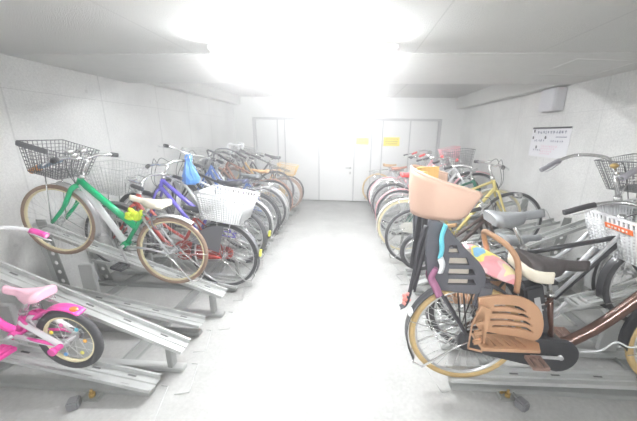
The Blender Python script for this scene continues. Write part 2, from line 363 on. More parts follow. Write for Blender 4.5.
# ---------------------------------------------------------------- bicycles
CACHE={}
def wheel_meshes(r,tw,tm,rm,ns):
    k=(round(r,3),tw,tm.name,rm.name,ns)
    if k in CACHE: return CACHE[k]
    b=new(); ring(b,r-tw,tw,48,10,rz=tw*.95); t=mesh_of('tyre',b,tm)
    rr=r-2*tw
    b=new(); ring(b,rr-.002,.0085,48,8,rz=.011); rim=mesh_of('rim',b,rm)
    b=new()
    for i in range(ns):
        a=2*PI*i/ns; sd=1 if i%2 else -1; q=a+(.42 if (i//2)%2 else -.42)
        p0=V((.018*math.cos(q+0),sd*.028,.018*math.sin(q))); p1=V(((rr-.006)*math.cos(a),0,(rr-.006)*math.sin(a))); tube(b,[p0,p1],.0013,5)
    sp=mesh_of('spokes',b,spokem)
    b=new(); cyl(b,(0,-.035,0),(0,.035,0),.013,12); cyl(b,(0,-.030,0),(0,-.026,0),.024,14); cyl(b,(0,.026,0),(0,.030,0),.024,14); cyl(b,(0,-.055,0),(0,.055,0),.006,8)
    for s in (-1,1): cyl(b,(0,s*.046,0),(0,s*.056,0),.010,6)
    hub=mesh_of('hub',b,alu)
    CACHE[k]=(t,rim,sp,hub); return CACHE[k]
def wheel(parent,loc,r,tw,tm,rm,M=None,ns=32):
    t,rim,sp,hub=wheel_meshes(r,tw,tm,rm,ns)
    w=link('wheel',rim,parent)
    w.matrix_basis=(M or Matrix())@Matrix.Translation(loc)
    for n,me in (('tyre',t),('spokes',sp),('hub',hub)): link(n,me,w)
    return w
def saddle_mesh(b,c,L=.27,W=.17,drop=.055,nose=.035,tilt=0):
    n=14; rows=[]
    for i in range(n+1):
        t=i/n; x=L*(t-.42)    # t=0 rear ... 1 nose
        hw=(nose*.5+(W*.5-nose*.5)*(1-min(1,(t/.62))**1.6)) if t<.62 else nose*.5
        if t<.08: hw*= .72+.28*(t/.08)
        if t>.93: hw*=1-.35*(t-.93)/.07
        zt=.012*math.cos(t*PI*1.2)+ (0.012 if t<.15 else 0)
        ring_=[]
        for j,(u,dz) in enumerate(((-1,-drop*(.75 if t<.6 else .5)),(-1.0,-.022),(-.86,-.004),(-.4,.006),(0,.004),(.4,.006),(.86,-.004),(1.0,-.022),(1,-drop*(.75 if t<.6 else .5)))):
            ring_.append(b.verts.new(V(c)+V((x,u*hw,zt+dz+tilt*x))))
        rows.append(ring_)
    for p,q in zip(rows,rows[1:]):
        for j in range(8): b.faces.new((p[j],p[j+1],q[j+1],q[j])).smooth=True
        b.faces.new((p[8],p[0],q[0],q[8]))
    b.faces.new(rows[0]); b.faces.new(rows[-1][::-1])
def wire_basket(b,c,bl,bw,tl,tw,h,nv=10,nh=6,r=.0022,rim=.004,rail=None):
    """open tapered wire basket; c = centre of the floor"""
    c=V(c)
    def corner(t,sx,sy): return c+V((sx*(bl+(tl-bl)*t)/2,sy*(bw+(tw-bw)*t)/2,h*t))
    cs=[(-1,-1),(1,-1),(1,1),(-1,1)]
    for k in range(nh+1):
        t=k/nh; tube(b,[corner(t,*q) for q in cs],rim if k==nh else r,5,closed=True)
    for i in range(4):
        a,d=cs[i],cs[(i+1)%4]; m=nv if i%2==0 else int(nv*.8)
        for j in range(m):
            u=j/m; tube(b,[corner(0,*a).lerp(corner(0,*d),u),corner(1,*a).lerp(corner(1,*d),u)],r,5)
    for j in range(1,nv):
        u=j/nv; tube(b,[corner(0,*cs[0]).lerp(corner(0,*cs[1]),u),corner(0,*cs[3]).lerp(corner(0,*cs[2]),u)],r,5)
    for j in range(1,6):
        u=j/6; tube(b,[corner(0,*cs[0]).lerp(corner(0,*cs[3]),u),corner(0,*cs[1]).lerp(corner(0,*cs[2]),u)],r,5)
def plastic_basket(b,c,bl,bw,tl,tw,h,nv=17,nh=10,band=.0058):
    c=V(c)
    def P(t,sx,sy): return c+V((sx*(bl+(tl-bl)*t)/2,sy*(bw+(tw-bw)*t)/2,h*t))
    cs=[(-1,-1),(1,-1),(1,1),(-1,1)]
    tube(b,[P(1,*q) for q in cs],.010,8,closed=True); tube(b,[P(.82,*q)*1 for q in cs],.0055,6,closed=True); tube(b,[P(0,*q) for q in cs],.007,6,closed=True)
    for k in range(1,nh):
        t=k/nh*.82; tube(b,[P(t,*q) for q in cs],band,4,closed=True)
    for i in range(4):
        a,d=cs[i],cs[(i+1)%4]; m=nv if i%2==0 else int(nv*.8)
        for j in range(m+1):
            u=j/m; tube(b,[P(0,*a).lerp(P(0,*d),u),P(1,*a).lerp(P(1,*d),u)],band,4)
    f=[b.verts.new(P(0.01,*q)) for q in cs]; g=[b.verts.new(P(.03,*q)) for q in cs]
    b.faces.new(f[::-1]); b.faces.new(g)
    for i in range(4): b.faces.new((f[i],f[(i+1)%4],g[(i+1)%4],g[i]))
def arc(c,r,a0,a1,n=16): return [(c[0]+r*math.cos(a0+(a1-a0)*i/n),0,c[2]+r*math.sin(a0+(a1-a0)*i/n)) for i in range(n+1)]
def bike(name,label,side,rear,front,r,Y,Yf=None,**o):
    s=side; Yf=Y if Yf is None else Yf
    g=lambda k,d=None:o.get(k,d)
    dx=abs(front[0]-rear[0]); dz=front[1]-rear[1]; W=math.sqrt(dx*dx+dz*dz+(Yf-Y)**2); th=math.asin(dz/W)
    yaw=math.atan2(Yf-Y,dx)*(1 if s>0 else -1)
    loc=(rear[0]+s*r*math.sin(th),Y,rear[1]-r*math.cos(th))
    e=empty(name,loc,(g('lean',0),-th,(0 if s>0 else PI)+yaw)); tag(e,label,'bicycle','bicycles parked in the '+('left' if s<0 else 'right')+' rack')
    k=r/.33
    tw=g('tw',.017); F=g('frame_m'); hubR=V((0,0,r)); hubF=V((W,0,r))
    bb=V((.41*W,0,r-.055*k+g('bbz',0)))
    ang=R(g('head',70)); ax=V((-math.cos(ang),0,math.sin(ang)))
    crown=V((W-.05*k,0,r))+ax*(r+.055); ht=crown+ax*(g('ht',.13)*1)
    st=R(g('seat',71)); sax=V((-math.cos(st),0,math.sin(st)))
    sl=g('sl',.46)*1; sc_=bb+sax*sl          # seat cluster
    sad=bb+sax*(sl+g('post',.14))
    kind=g('kind','diamond')
    lod=g('lod',0)
    # frame ----------------------------------------------------
    b=new(); n=10
    tube(b,[bb,sc_],.015,n); tube(b,[crown-ax*.01,ht],.019,n)
    if kind=='diamond':
        tube(b,[sc_-sax*.03,ht-ax*.03],.014,n); tube(b,[bb,crown+ax*.03],.017,n)
    elif kind=='slope':
        tube(b,[bb+sax*(sl*.55),ht-ax*.035],g('tt',.016),n); tube(b,[bb,crown+ax*.03],.019,n)
    elif kind=='step':
        tube(b,smooth([bb,bb.lerp(crown,.45)+V((0,0,-.05)),crown+ax*.04]),.019,n)
        tube(b,smooth([bb+sax*.16,(bb+sax*.10).lerp(ht,.5)+V((0,0,-.04)),ht-ax*.03]),.013,n)
    elif kind=='single':
        tube(b,smooth([bb+V((-.16,0,.06)),bb,bb.lerp(crown,.26)+V((.0,0,-.035)),bb.lerp(crown,.52)+V((.01,0,-.01)),crown+ax*.06]) if g('fr',.028)>.025 else smooth([bb,bb.lerp(crown,.42)+V((.0,0,-.05)),crown+ax*.06]),g('fr',.028),12)
    if g('stay_m'): fb=b; b=new()
    for y in (-.052,.052):
        tube(b,[bb+V((-.02,y*.5,0)),V((r*.5,y,r)),hubR+V((0,y,0))],.0085,8)
        tube(b,[sc_+V((0,y*.4,-.02)),sc_.lerp(hubR,.35)+V((0,y,0)),hubR+V((0,y,0))],.0075,8)
    if g('stay_m'): obj('rear_stays',b,g('stay_m'),e,'silver rear stays'); b=fb
    cyl(b,bb+V((0,-.036,0)),bb+V((0,.036,0)),.022,14)
    fr=obj('frame',b,F,e)
    # steering group -------------------------------------------
    sa=R(g('steer',0)); Ms=Matrix.Translation(crown)@Matrix.Rotation(sa,4,ax)@Matrix.Translation(-crown)
    def S(o_): o_.matrix_basis=Ms@o_.matrix_basis; return o_
    b=new(); tube(b,[crown-ax*.012,crown+ax*.004],.021,10)
    for y in (-.052,.052):
        tube(b,smooth([crown+V((0,y*.35,0)),crown+V((0,y,0))-ax*.035,crown+V((.004,y,0))-ax*(r*.65),hubF+V((0,y,0))],4),[x*g('fork_r',1) for x in [.013]*4+[.012]*4+[.0095]*5],8)
    S(obj('fork',b,g('fork_m',F),e))
    wheel(e,hubR,r,tw,g('tyre',rubber),g('rim',alu),None,g('ns',32)); wheel(e,hubF,r,tw,g('tyre_f',g('tyre',rubber)),g('rim',alu),Ms,g('ns',32))
    # stem and handlebar ---------------------------------------
    hb=g('bars','city'); rise=g('rise',.09); stem=ht+ax*rise
    b=new(); tube(b,[ht-ax*.01,ht+ax*.02],.022,10); tube(b,[ht,stem],.012,10)
    hm=g('bar_m',chrome); bw=g('bw',.27)
    if hb=='city':   q=[stem+V((.03,0,0)),stem+V((.035,.05,.01)),stem+V((.03,.12,.045)),stem+V((-.02,bw*.82,.055)),stem+V((-.11,bw,.045)),stem+V((-.20,bw*1.03,.03))]; gs=.55
    elif hb=='swept':rc=g('reach',1); q=[stem+V((.04,0,0)),stem+V((.05,.05,.01)),stem+V((.06,.12,.10)),stem+V((-.03*rc,bw*.88,.13)),stem+V((-.16*rc,bw,.11)),stem+V((-.32*rc,bw*1.02,.06))]; gs=.6
    elif hb=='flat': q=[stem+V((.04,0,0)),stem+V((.04,.06,0)),stem+V((.035,.12,.015)),stem+V((.02,bw*.7,.02)),stem+V((.005,bw,.02)),stem+V((-.012,bw*1.12,.018))]; gs=.62
    elif hb=='drop': q=[stem+V((.06,0,0)),stem+V((.06,.10,0)),stem+V((.07,.18,0)),stem+V((.15,.205,-.01)),stem+V((.165,.21,-.07)),stem+V((.12,.21,-.12)),stem+V((.04,.215,-.13))]; gs=.35
    tube(b,[stem,q[0]],.013,8)
    half=smooth(q,5); half2=[V((p.x,-p.y,p.z)) for p in half]
    tube(b,half[::-1]+half2[1:],.0112,10)
    bar=S(obj('handlebar',b,hm,e))
    for hh in (half,half2):
        m=int(len(hh)*gs) if hb!='drop' else int(len(hh)*.4)
        if hb in('city','swept'): m=len(hh)-6
        elif hb=='flat': m=len(hh)-7
        b=new(); tube(b,hh[m:],.0165 if hb!='drop' else .015,10); obj('grip',b,g('grip',blackp),bar)
        b=new(); p0=hh[m]; d=(hh[-1]-hh[m]).normalized(); fw=V((.035,0,-.02)) if abs(d.y)>.5 else V((0,-.035 if p0.y<0 else .035,-.01))*.4+V((0,0,-.028))
        tube(b,[p0-d*.02,p0-d*.01+fw*.8,p0+d*.04+fw*1.3,p0+d*.10+fw*1.1],[.009,.007,.005,.005],6); obj('brake_lever',b,alu,bar)
    if g('bell',True):
        b=new(); sphere(b,half[6]+V((0,0,.028)),(.023,.023,.018)); cyl(b,half[6]+V((0,0,.005)),half[6]+V((0,0,.02)),.008); obj('bell',b,g('bell_m',chrome),bar)
    # cables
    if not lod:
        b=new()
        for y in (.10,-.08): tube(b,smooth([half[8] if y>0 else half2[8],stem+V((.11,y*.5,.04)),crown+V((.07,y*.2,.10)),crown+V((.02,0,.0))],5),.0028,6)
        S(obj('brake_cable',b,g('cable',blackp),e))
    # seat ------------------------------------------------------
    b=new(); tube(b,[sc_-sax*.02,sad-V((0,0,.05))],.0125,10); cyl(b,sc_-sax*.01,sc_+sax*.012,.02,12); obj('seat_post',b,chrome,e)
    b=new(); saddle_mesh(b,sad,g('sL',.26),g('sW',.17),drop=g('drop',.055),tilt=g('stilt',0)); sd=obj('saddle',b,g('saddle',blackp),e,g('saddle_label'))
    if not lod:
        b=new()
        for y in (-.022,.022): tube(b,[sad+V((-.09,y*1.3,-.03)),sad+V((-.05,y,-.05)),sad+V((.04,y,-.05)),sad+V((.11,y*.3,-.025))],.0035,6)
        for y in (-.04,.04):
            for i in range(1): tube(b,[sad+V((-.08+.016*math.cos(t_*1.3),y+.016*math.sin(t_*1.3),-.065+.0035*t_)) for t_ in range(14)],.0025,5)
        obj('saddle_spring',b,chrome,sd)
    if g('side_m'):
        b=new()
        hw=g('sW',.17)/2; L_=g('sL',.26); P_=[(-.18,1.0),(-.30,1.0),(-.385,.90),(-.425,.70),(-.432,.35),(-.434,0)]
        P_=[V((L_*x,hw*y,0)) for x,y in P_]; P_=P_+[V((p.x,-p.y,0)) for p in P_[-2::-1]]; P_=smooth(P_,4); q0=[]
        for i,p in enumerate(P_):
            d=(P_[min(i+1,len(P_)-1)]-P_[max(i-1,0)]).normalized(); nn_=V((-d.y,d.x,0)); 
            if nn_.dot(p-V((-.1*L_,0,0)))<0: nn_=-nn_
            q0.append([b.verts.new(sad+p+nn_*w_+V((0,0,z_))) for w_,z_ in ((.004,-.005),(.014,-.012),(.014,-.062),(.004,-.070))])
        for p,q in zip(q0,q0[1:]):
            for j in range(4): b.faces.new((p[j],p[(j+1)%4],q[(j+1)%4],q[j])).smooth=True
        b.faces.new(q0[0]); b.faces.new(q0[-1][::-1])
        obj('saddle_side',b,o['side_m'],sd,'cream side band')
    # drivetrain ------------------------------------------------
    ca=R(g('crank',200)); cl=g('cl',.165)*min(1,k*1.0); cd=V((math.cos(ca),0,math.sin(ca)))
    cs=g('cside',-1)
    b=new(); cm=g('crank_m',alu)
    cyl(b,bb+V((0,-.092,0)),bb+V((0,.062,0)),.013,12)
    box(b,bb+cd*cl*.5+V((0,-.088,0)),(cl+.02,.012,.02),RY(-ca),bev=.004); box(b,bb-cd*cl*.5+V((0,.062,0)),(cl+.02,.012,.02),RY(-ca),bev=.004)
    ring(b,.075*min(1,k*1.1),.005,28,6,c=bb+V((0,-.05*s if False else -.046,0)))
    for i in range(5):
        a=2*PI*i/5; tube(b,[bb+V((0,-.046,0)),bb+V((.074*min(1,k*1.1)*math.cos(a),-.046,.074*min(1,k*1.1)*math.sin(a)))],.005,6)
    cr=obj('crankset',b,cm,e)
    for sg,y in ((1,-1),(-1,1)):
        p=bb+cd*cl*sg+V((0,y*.135,0)); b=new(); pm=g('pedal',blackp)
        for dx_ in (-.036,.036): box(b,p+V((dx_,0,0)),(.012,.09,.022),bev=.003)
        for dy_ in (-.042,.042): box(b,p+V((0,dy_,0)),(.07,.010,.020),bev=.003)
        cyl(b,p+V((0,-y*.05,0)),p+V((0,y*.04,0)),.008,8); box(b,p,(.03,.075,.012)); pd=obj('pedal',b,pm,cr)
        if not lod:
            b=new()
            for dx_ in (-.043,.043): box(b,p+V((dx_,0,0)),(.003,.035,.012))
            obj('pedal_reflector',b,orref,pd) if False else b.free()
    cg=g('guard')
    if cg:
        rr=.095*min(1,k*1.1); out=[]
        for i in range(11): a=-PI/2+PI*i/10; out.append((bb.x+rr*math.cos(a),bb.z+rr*math.sin(a)))
        if cg=='full':
            for i in range(9): a=PI/2+PI*i/8; out.append((hubR.x+.055*math.cos(a),hubR.z+.055*math.sin(a)))
        else: out+= [(r*.55,r+.045),(r*.35,r+.045),(r*.35,r+.028),(r*.6,r+.02),(bb.x-rr*.8,bb.z-.02)]
        o_=link('chain_guard',plate_mesh(out,[],.012,.006),e); o_.data.materials.append(g('guard_m',greyp)); o_.location=(0,-.066,0)
    else:
        b=new(); tube(b,[bb+V((0,-.046,.072)),hubR+V((0,-.046,.03)),hubR+V((-.028,-.046,0)),hubR+V((0,-.046,-.03)),bb+V((0,-.046,-.072))],.004,6); ring(b,.03,.006,20,6,c=hubR+V((0,-.046,0))); obj('chain',b,greyp,e)
    # mudguards ---------------------------------------------------
    fm_=g('fender')
    if fm_:
        b=new(); strip(b,arc(hubR,r+.014,R(g('fa0',200)),R(g('fa1',35)),22)[::-1],g('fw',.052),.004)
        mg=obj('mudguard',b,fm_,e)
        b=new()
        for y in (-.05,.05): tube(b,[hubR+V((0,y,0)),hubR+V(((r+.012)*math.cos(R(165)),y*.6,(r+.012)*math.sin(R(165))))],.0025,5)
        obj('mudguard_stay',b,chrome,mg)
        if g('refl'):
            b=new(); p=hubR+V(((r+.02)*math.cos(R(158)),0,(r+.02)*math.sin(R(158)))); box(b,p,(.02,.05,.035),RY(-R(-20)),bev=.004); obj('rear_reflector',b,g('refl'),mg)
        b=new(); strip(b,arc(hubF,r+.014,R(190),R(g('ff',50)),18)[::-1],g('fw',.052),.004)
        mg=S(obj('mudguard',b,fm_,e))
        b=new()
        for y in (-.05,.05): tube(b,[hubF+V((0,y,0)),hubF+V(((r+.012)*math.cos(R(195)),y*.6,(r+.012)*math.sin(R(195))))],.0025,5)
        obj('mudguard_stay',b,chrome,mg)
    if g('rack'):
        rm_=g('rack_m',chrome); b=new(); z=2*r+.055; x0,x1=-.14,.24
        tube(b,[(x1,-.05,z),(x0,-.05,z),(x0,.05,z),(x1,.05,z)],.006,8,closed=True)
        for x in (-.06,.02,.10,.18): tube(b,[(x,-.05,z),(x,.05,z)],.004,6)
        for y in (-.052,.052):
            tube(b,[(.0,y,r),(-.06,y,z)],.0045,6); tube(b,[(.0,y,r),(.08,y,z)],.0045,6)
        tube(b,[(x1,0,z),sc_-sax*.08],.005,6)
        obj('luggage_rack',b,rm_,e)
    bf=g('basket')
    if bf:
        typ,bm_=bf; off=g('boff',(0,0,0)); c=ht+V((.20+off[0],off[1],-.02+off[2])); 
        dims=g('bdim',(.24,.28,.34,.38,.24)); b=new()
        if typ=='wire': wire_basket(b,c,*dims,nv=g('bnv',11),nh=g('bnh',7),r=g('bwr',.0022))
        else: plastic_basket(b,c,*dims,band=g('band',.0058))
        bk=S(obj('basket',b,bm_,e))
        b=new()
        for y in (-.06,.06): tube(b,[hubF+V((0,y,0)),c+V((.05,y,0))],.004,6)
        tube(b,[ht,c+V((-dims[0]/2,0,.06))],.006,6); obj('basket_stay',b,chrome,bk)
    rb=g('rbasket')
    if rb:
        typ,bm_=rb; d=g('rbdim',(.36,.27,.46,.36,.24)); b=new(); c=V((g('rbx',.02),g('rby',0),2*r+.065))
        if typ=='wire': wire_basket(b,c,*d)
        else: plastic_basket(b,c,*d)
        obj('basket',b,bm_,e)
    if g('light'):
        b=new(); p=V((W+.005,-.075,2*r-.02)); cyl(b,p,p+V((.07,0,-.01)),.022,14,.034); S(obj('headlight',b,chrome,e))
    if g('kick',True):
        b=new()
        for y in (-.075,.075): tube(b,[hubR+V((.0,y,0)),hubR+V((-.05,y,-.03)),hubR+V((-.26*k,y*1.3,-.17*k))],.006,8)
        tube(b,[hubR+V((-.26*k,-.0975,-.17*k)),hubR+V((-.30*k,-.05,-.19*k)),hubR+V((-.30*k,.05,-.19*k)),hubR+V((-.26*k,.0975,-.17*k))],.006,8)
        obj('kickstand',b,chrome,e)
    if g('lock'):
        b=new(); q=hubR+V((r*.55,0,r*.72)); ring(b,.052,.006,20,6,c=(0,0,0)); bmesh.ops.transform(b,matrix=Matrix.Translation(q)@RZ(PI/2)@RX(.6),verts=b.verts); obj('wheel_lock',b,greyp,e)
    e['_']=0; del e['_']
    return dict(e=e,W=W,r=r,bb=bb,sad=sad,ht=ht,stem=stem,crown=crown,hubR=hubR,hubF=hubF,S=S,th=th,sc=sc_,ax=ax,bar=bar,frame=fr)
def to_world(B,p): 
    bpy.context.view_layer.update(); return B['e'].matrix_world@V(p)
# ---------------------------------------------------------------- left row
green=C('green_paint',(.0,.42,.17),.25,coat=.4); white=C('white_paint',(.85,.85,.86),.25,coat=.3); pink=C('pink_paint',(.93,.10,.45),.25,coat=.3); lpink=C('light_pink',(.93,.55,.66),.45)
red=C('red_paint',(.50,.05,.04),.3,coat=.3); purple=C('purple_paint',(.16,.13,.62),.25,coat=.4); blue=C('blue_paint',(.10,.22,.62),.3,coat=.3); black=C('black_paint',(.045,.045,.05),.3,coat=.3)
silver=C('silver_paint',(.62,.63,.65),.35,.5); brown=C('brown_metallic',(.12,.055,.038),.28,.35,coat=.6); yellow=C('yellow_paint',(.80,.68,.25),.3,coat=.3); dgreen=C('dark_green',(.03,.20,.13),.3,coat=.3)
ochre=C('ochre_paint',(.72,.48,.16),.4); greyseat=C('grey_vinyl',(.22,.23,.24),.55); creamseat=C('cream_vinyl',(.78,.72,.60),.5); navy=C('navy_vinyl',(.06,.07,.14),.5)
greyf=C('grey_mudguard',(.50,.50,.50),.4,.2); brownf=C('brown_mudguard',(.36,.17,.12),.4); pinkf=C('pink_mudguard',(.85,.45,.50),.4); redv=C('red_vinyl',(.75,.05,.05),.4); tanv=C('tan_vinyl',(.55,.33,.16),.5)
darkf=C('black_mudguard',(.04,.04,.045),.3,coat=.3); beige=C('beige_plastic',(.50,.29,.17),.5); cup=C('rose_beige_plastic',(.62,.42,.32),.5); offw=C('offwhite',(.80,.79,.74),.45)
# nearest left: the pink kids' bicycle
B=bike('kids_bicycle','pink and white small kids bicycle at the lower left edge',-1,(-1.55,.37),(-2.27,.51),.19,1.25,
  frame_m=pink,fork_m=white,kind='single',fr=.02,tw=.022,tyre=rubber,rim=cream,saddle=lpink,sL=.24,sW=.15,sl=.15,post=.155,seat=74,bars='city',bar_m=white,grip=pink,rise=.12,bw=.22,ht=.10,crank=5,cl=.10,pedal=pink,kick=False,bell=False,ns=20,cable=pink,side_m=None)
e=B['e']
b=new()
for y in (-.05,.05): tube(b,smooth([B['sc']+V((0,y*.4,-.05)),B['sc'].lerp(B['hubR'],.4)+V((0,y,.0)),B['hubR']+V((0,y,0))],5),.014,10)
tube(b,[B['bb']+V((-.02,.03,0)),B['hubR']+V((0,.05,0))],.013,10); obj('rear_fork',b,white,e,'white rear fork')
b=new(); strip(b,arc(B['hubR'],.205,R(110),R(30),14)[::-1],.06,.006); obj('mudguard',b,pink,e,'short pink mudguard')
b=new(); sphere(b,B['hubR']+V((-.05,.02,.225)),(.022,.016,.013)); obj('rear_reflector',b,orref,e,'orange reflector')
b=new(); cyl(b,B['hubR']+V((0,.052,0)),B['hubR']+V((0,.10,0)),.016,12); cyl(b,B['hubR']+V((0,.09,0)),B['hubR']+V((0,.104,0)),.022,12); obj('axle_cap',b,pink,e)
for i,(a,c_) in enumerate(((.3,(.9,.75,.1)),(1.2,(.9,.2,.5)),(2.1,(.15,.6,.75)),(2.9,(.95,.5,.1)),(3.8,(.85,.8,.2)),(4.9,(.2,.45,.8)),(5.6,(.9,.2,.5)))):
    b=new(); q=B['hubR']+V((.10*math.cos(a),.012,.10*math.sin(a))); sphere(b,q,(.012,.006,.012),8,6); obj('spoke_bead',b,C('bead%d'%i,c_,.4),e)
# the green bicycle
B=bike('bicycle','green bicycle with black wire basket, its front wheel raised against the left wall',-1,(-1.37,.605),(-2.19,.845),.275,1.95,Yf=1.90,
  frame_m=green,kind='slope',tw=.0155,tyre=brownt,rim=cream,saddle=creamseat,sL=.27,sW=.20,sl=.31,post=.12,ht=.07,rise=.14,head=76,tt=.024,fork_r=1.35,stay_m=silver,refl=None,fa1=30,ff=80,bars='flat',bw=.24,steer=0,fender=greyf,fa0=112,fw=.055,basket=('wire',greyp),bdim=(.19,.25,.27,.32,.20),bnv=13,bnh=8,boff=(-.05,0,-.0),crank=60,cl=.15,light=True,kick=True,lock=True,bell_m=chrome,rack=False)
e=B['e']
b=new(); tube(b,[B['bb']+V((.02,0,.02)),B['crown']+V((-.02,0,.01))],.024,12); obj('down_tube',b,white,e,'white lower tube')
b=new(); p=B['sc']
for i in range(9):
    rr=random.Random(i); sphere(b,p+V((.05+.035*math.cos(i*1.7),.03+.02*math.sin(i*2.3),-.03+.025*math.sin(i*1.1))),(.035,.022,.018),8,6,RY(i*.8))
obj('frame_cover',b,C('neon_cloth',(.72,.90,.05),.6),e,'neon yellow cloth tied on the frame')
for y in (-.05,.05):
    b=new(); sphere(b,B['stem']+V((.05,y+.04,.05)),(.026,.026,.024)); cyl(b,B['stem']+V((.05,y+.04,.0)),B['stem']+V((.05,y+.04,.04)),.01); obj('bell',b,chrome,B['bar'],'round chrome bells')
b=new(); box(b,B['ht']+V((.19,.162,.165)),(.20,.016,.035),bev=.006); obj('basket_pad',b,greyp,e,'grey pad on the basket rim')
M=to_world(B,B['ht']+V((.17,.06,.05)))
it=empty('short_umbrella',M,(0,0,PI)); tag(it,'orange and blue folded umbrella lying in the black wire basket','umbrella')
b=new(); tube(b,smooth([(.10,0,-.03),(0,0,0),(-.12,.02,.03)]),[.016]*6+[.013]*6+[.009],8); obj('folded_canopy',b,C('blue_grey_cloth',(.28,.40,.52),.7),it)
b=new(); tube(b,[(.08,0,-.025),(.15,0,-.055)],[.022,.018],8); obj('handle',b,C('orange_plastic',(.92,.42,.08),.5),it)
# red bicycle with a big white basket over the rear wheel
B=bike('bicycle','red bicycle with a big white plastic basket over its rear wheel',-1,(-1.20,.36),(-2.24,.52),.325,2.44,frame_m=red,kind='step',fender=greyp,rack=True,saddle=blackp,sl=.42,post=.10,bars='city',rise=.10,guard='full',guard_m=red,
  rbasket=('plastic',whitep),rbdim=(.34,.27,.44,.34,.235),rbx=-.0,basket=('wire',steel),crank=200)
e=B['e']
# cloth-like dress guard beside the rear wheel
out=[(B['r']*1.0*math.cos(a)*.98,B['r']+B['r']*1.0*math.sin(a)*.98) for a in [R(20+10*i) for i in range(8)]]+[(.03,B['r']+.05)]
o_=link('dress_guard',plate_mesh(out,[],.003),e); o_.data.materials.append(C('dress_guard_grey',(.20,.20,.22),.6)); o_.location=(0,.06,0)
b=new(); box(b,(-.345,.0,.42),(.02,.03,.07),bev=.004); obj('reflector_strip',b,C('yellow_reflector',(.8,.8,.1),.3),e)
# purple
B=bike('bicycle','purple and blue bicycle behind the green one, dark saddle',-1,(-1.16,.47),(-2.13,.62),.31,2.69,frame_m=purple,kind='slope',tt=.021,fender=None,saddle=greyseat,sl=.36,post=.18,bars='flat',rise=.14,head=73,tw=.024,crank=120,bell=False,stilt=.05)
b=new(); box(b,(-.325,0,.40),(.02,.04,.06),bev=.004); obj('rear_reflector',b,C('yellow_reflector',(0,0,0)),B['e'],'yellow reflector')
# white with a blue bag
B=bike('bicycle','white bicycle with a bright blue bag hung on its turned handlebar',-1,(-1.22,.47),(-2.2,.68),.31,3.07,frame_m=white,kind='diamond',saddle=blackp,sl=.40,post=.14,bars='flat',steer=-38,rise=.20,fender=greyf,crank=30,basket=None,bw=.25)
M=to_world(B,B['stem']+V((.06,.05,0)))
bg=empty('plastic_bag',(M.x+.13,M.y-.13,M.z-.04)); tag(bg,'crumpled bright blue plastic bag hanging from the white bicycle handlebar','bag')
b=new(); rows=[]; rr=random.Random(5)
for i,(z,w,d) in enumerate(((0,.02,.015),(-.04,.035,.02),(-.09,.05,.035),(-.15,.075,.05),(-.21,.095,.06),(-.25,.085,.055),(-.27,.04,.03))):
    rows.append([b.verts.new(((w+rr.uniform(-.012,.012))*math.cos(2*PI*j/14)+.03*(-z),(d+rr.uniform(-.01,.01))*math.sin(2*PI*j/14),z+rr.uniform(-.008,.008))) for j in range(14)])
for p,q in zip(rows,rows[1:]):
    for j in range(14): b.faces.new((p[j],p[(j+1)%14],q[(j+1)%14],q[j]))
b.faces.new(rows[-1]); b.faces.new(rows[0][::-1]); obj('bag_body',b,C('blue_bag',(.12,.36,.86),.35),bg)
b=new(); 
for y in (-.03,.03): tube(b,smooth([(-.02,y*.3,-.03),(-.01,y,.02),(.02,y,.04),(.03,y*.3,-.03)]),.007,6)
obj('bag_handle',b,C('blue_bag',(0,0,0)),bg)
B=bike('bicycle','black city bicycle just beyond the blue bag bicycle',-1,(-1.24,.44),(-2.26,.60),.325,3.44,frame_m=black,kind='diamond',fender=darkf,saddle=navy,sl=.44,post=.10,bars='city',rack=True,crank=10,guard='half',lod=1,lock=True)
B=bike('bicycle','blue framed bicycle with black tyres and grey mudguards, mid left row',-1,(-1.22,.46),(-2.2,.66),.32,3.75,frame_m=blue,kind='step',fender=greyf,saddle=greyseat,sl=.42,post=.12,bars='swept',bar_m=greyp,rack=True,crank=80,guard='half',guard_m=blue,lod=1)
B=bike('bicycle','silver bicycle with white tyres in the left row',-1,(-1.26,.41),(-2.26,.57),.325,4.03,frame_m=silver,kind='step',tyre=whitet,fender=alu,saddle=blackp,sl=.42,post=.10,bars='city',basket=('wire',steel),crank=140,rack=True,lod=1,guard='full',guard_m=silver)
B=bike('bicycle','bicycle with red brown mudguards behind the white tyred one',-1,(-1.27,.47),(-2.22,.66),.325,4.33,frame_m=brownf,kind='diamond',fender=brownf,saddle=tanv,sl=.42,post=.10,bars='city',bar_m=greyp,crank=220,lod=1)
B=bike('road_bicycle','black road bicycle with white taped drop handlebar, raised near the far left wall',-1,(-1.30,.57),(-2.20,.88),.325,4.70,frame_m=black,kind='diamond',tw=.013,rim=greyp,saddle=blackp,sl=.50,post=.12,ht=.12,rise=.05,bars='drop',bar_m=whitep,grip=whitep,crank=45,kick=False,bell=False,lod=1,rack=True,rack_m=greyp)
B=bike('bicycle','ochre framed bicycle with tan saddle behind the road bicycle wheel',-1,(-1.22,.42),(-2.2,.58),.30,5.07,frame_m=ochre,kind='step',tyre=brownt,fender=brownf,saddle=tanv,sl=.40,post=.08,bars='city',rbasket=('wire',ochre),rbdim=(.26,.22,.34,.28,.18),crank=30,lod=1,kick=True,guard='full',guard_m=ochre)
B=bike('bicycle','last black bicycle on the left, next to the steel doors',-1,(-1.24,.41),(-2.2,.56),.31,5.42,frame_m=black,kind='step',fender=None,saddle=greyseat,sl=.40,post=.10,bars='city',basket=('wire',greyp),crank=100,lod=1)
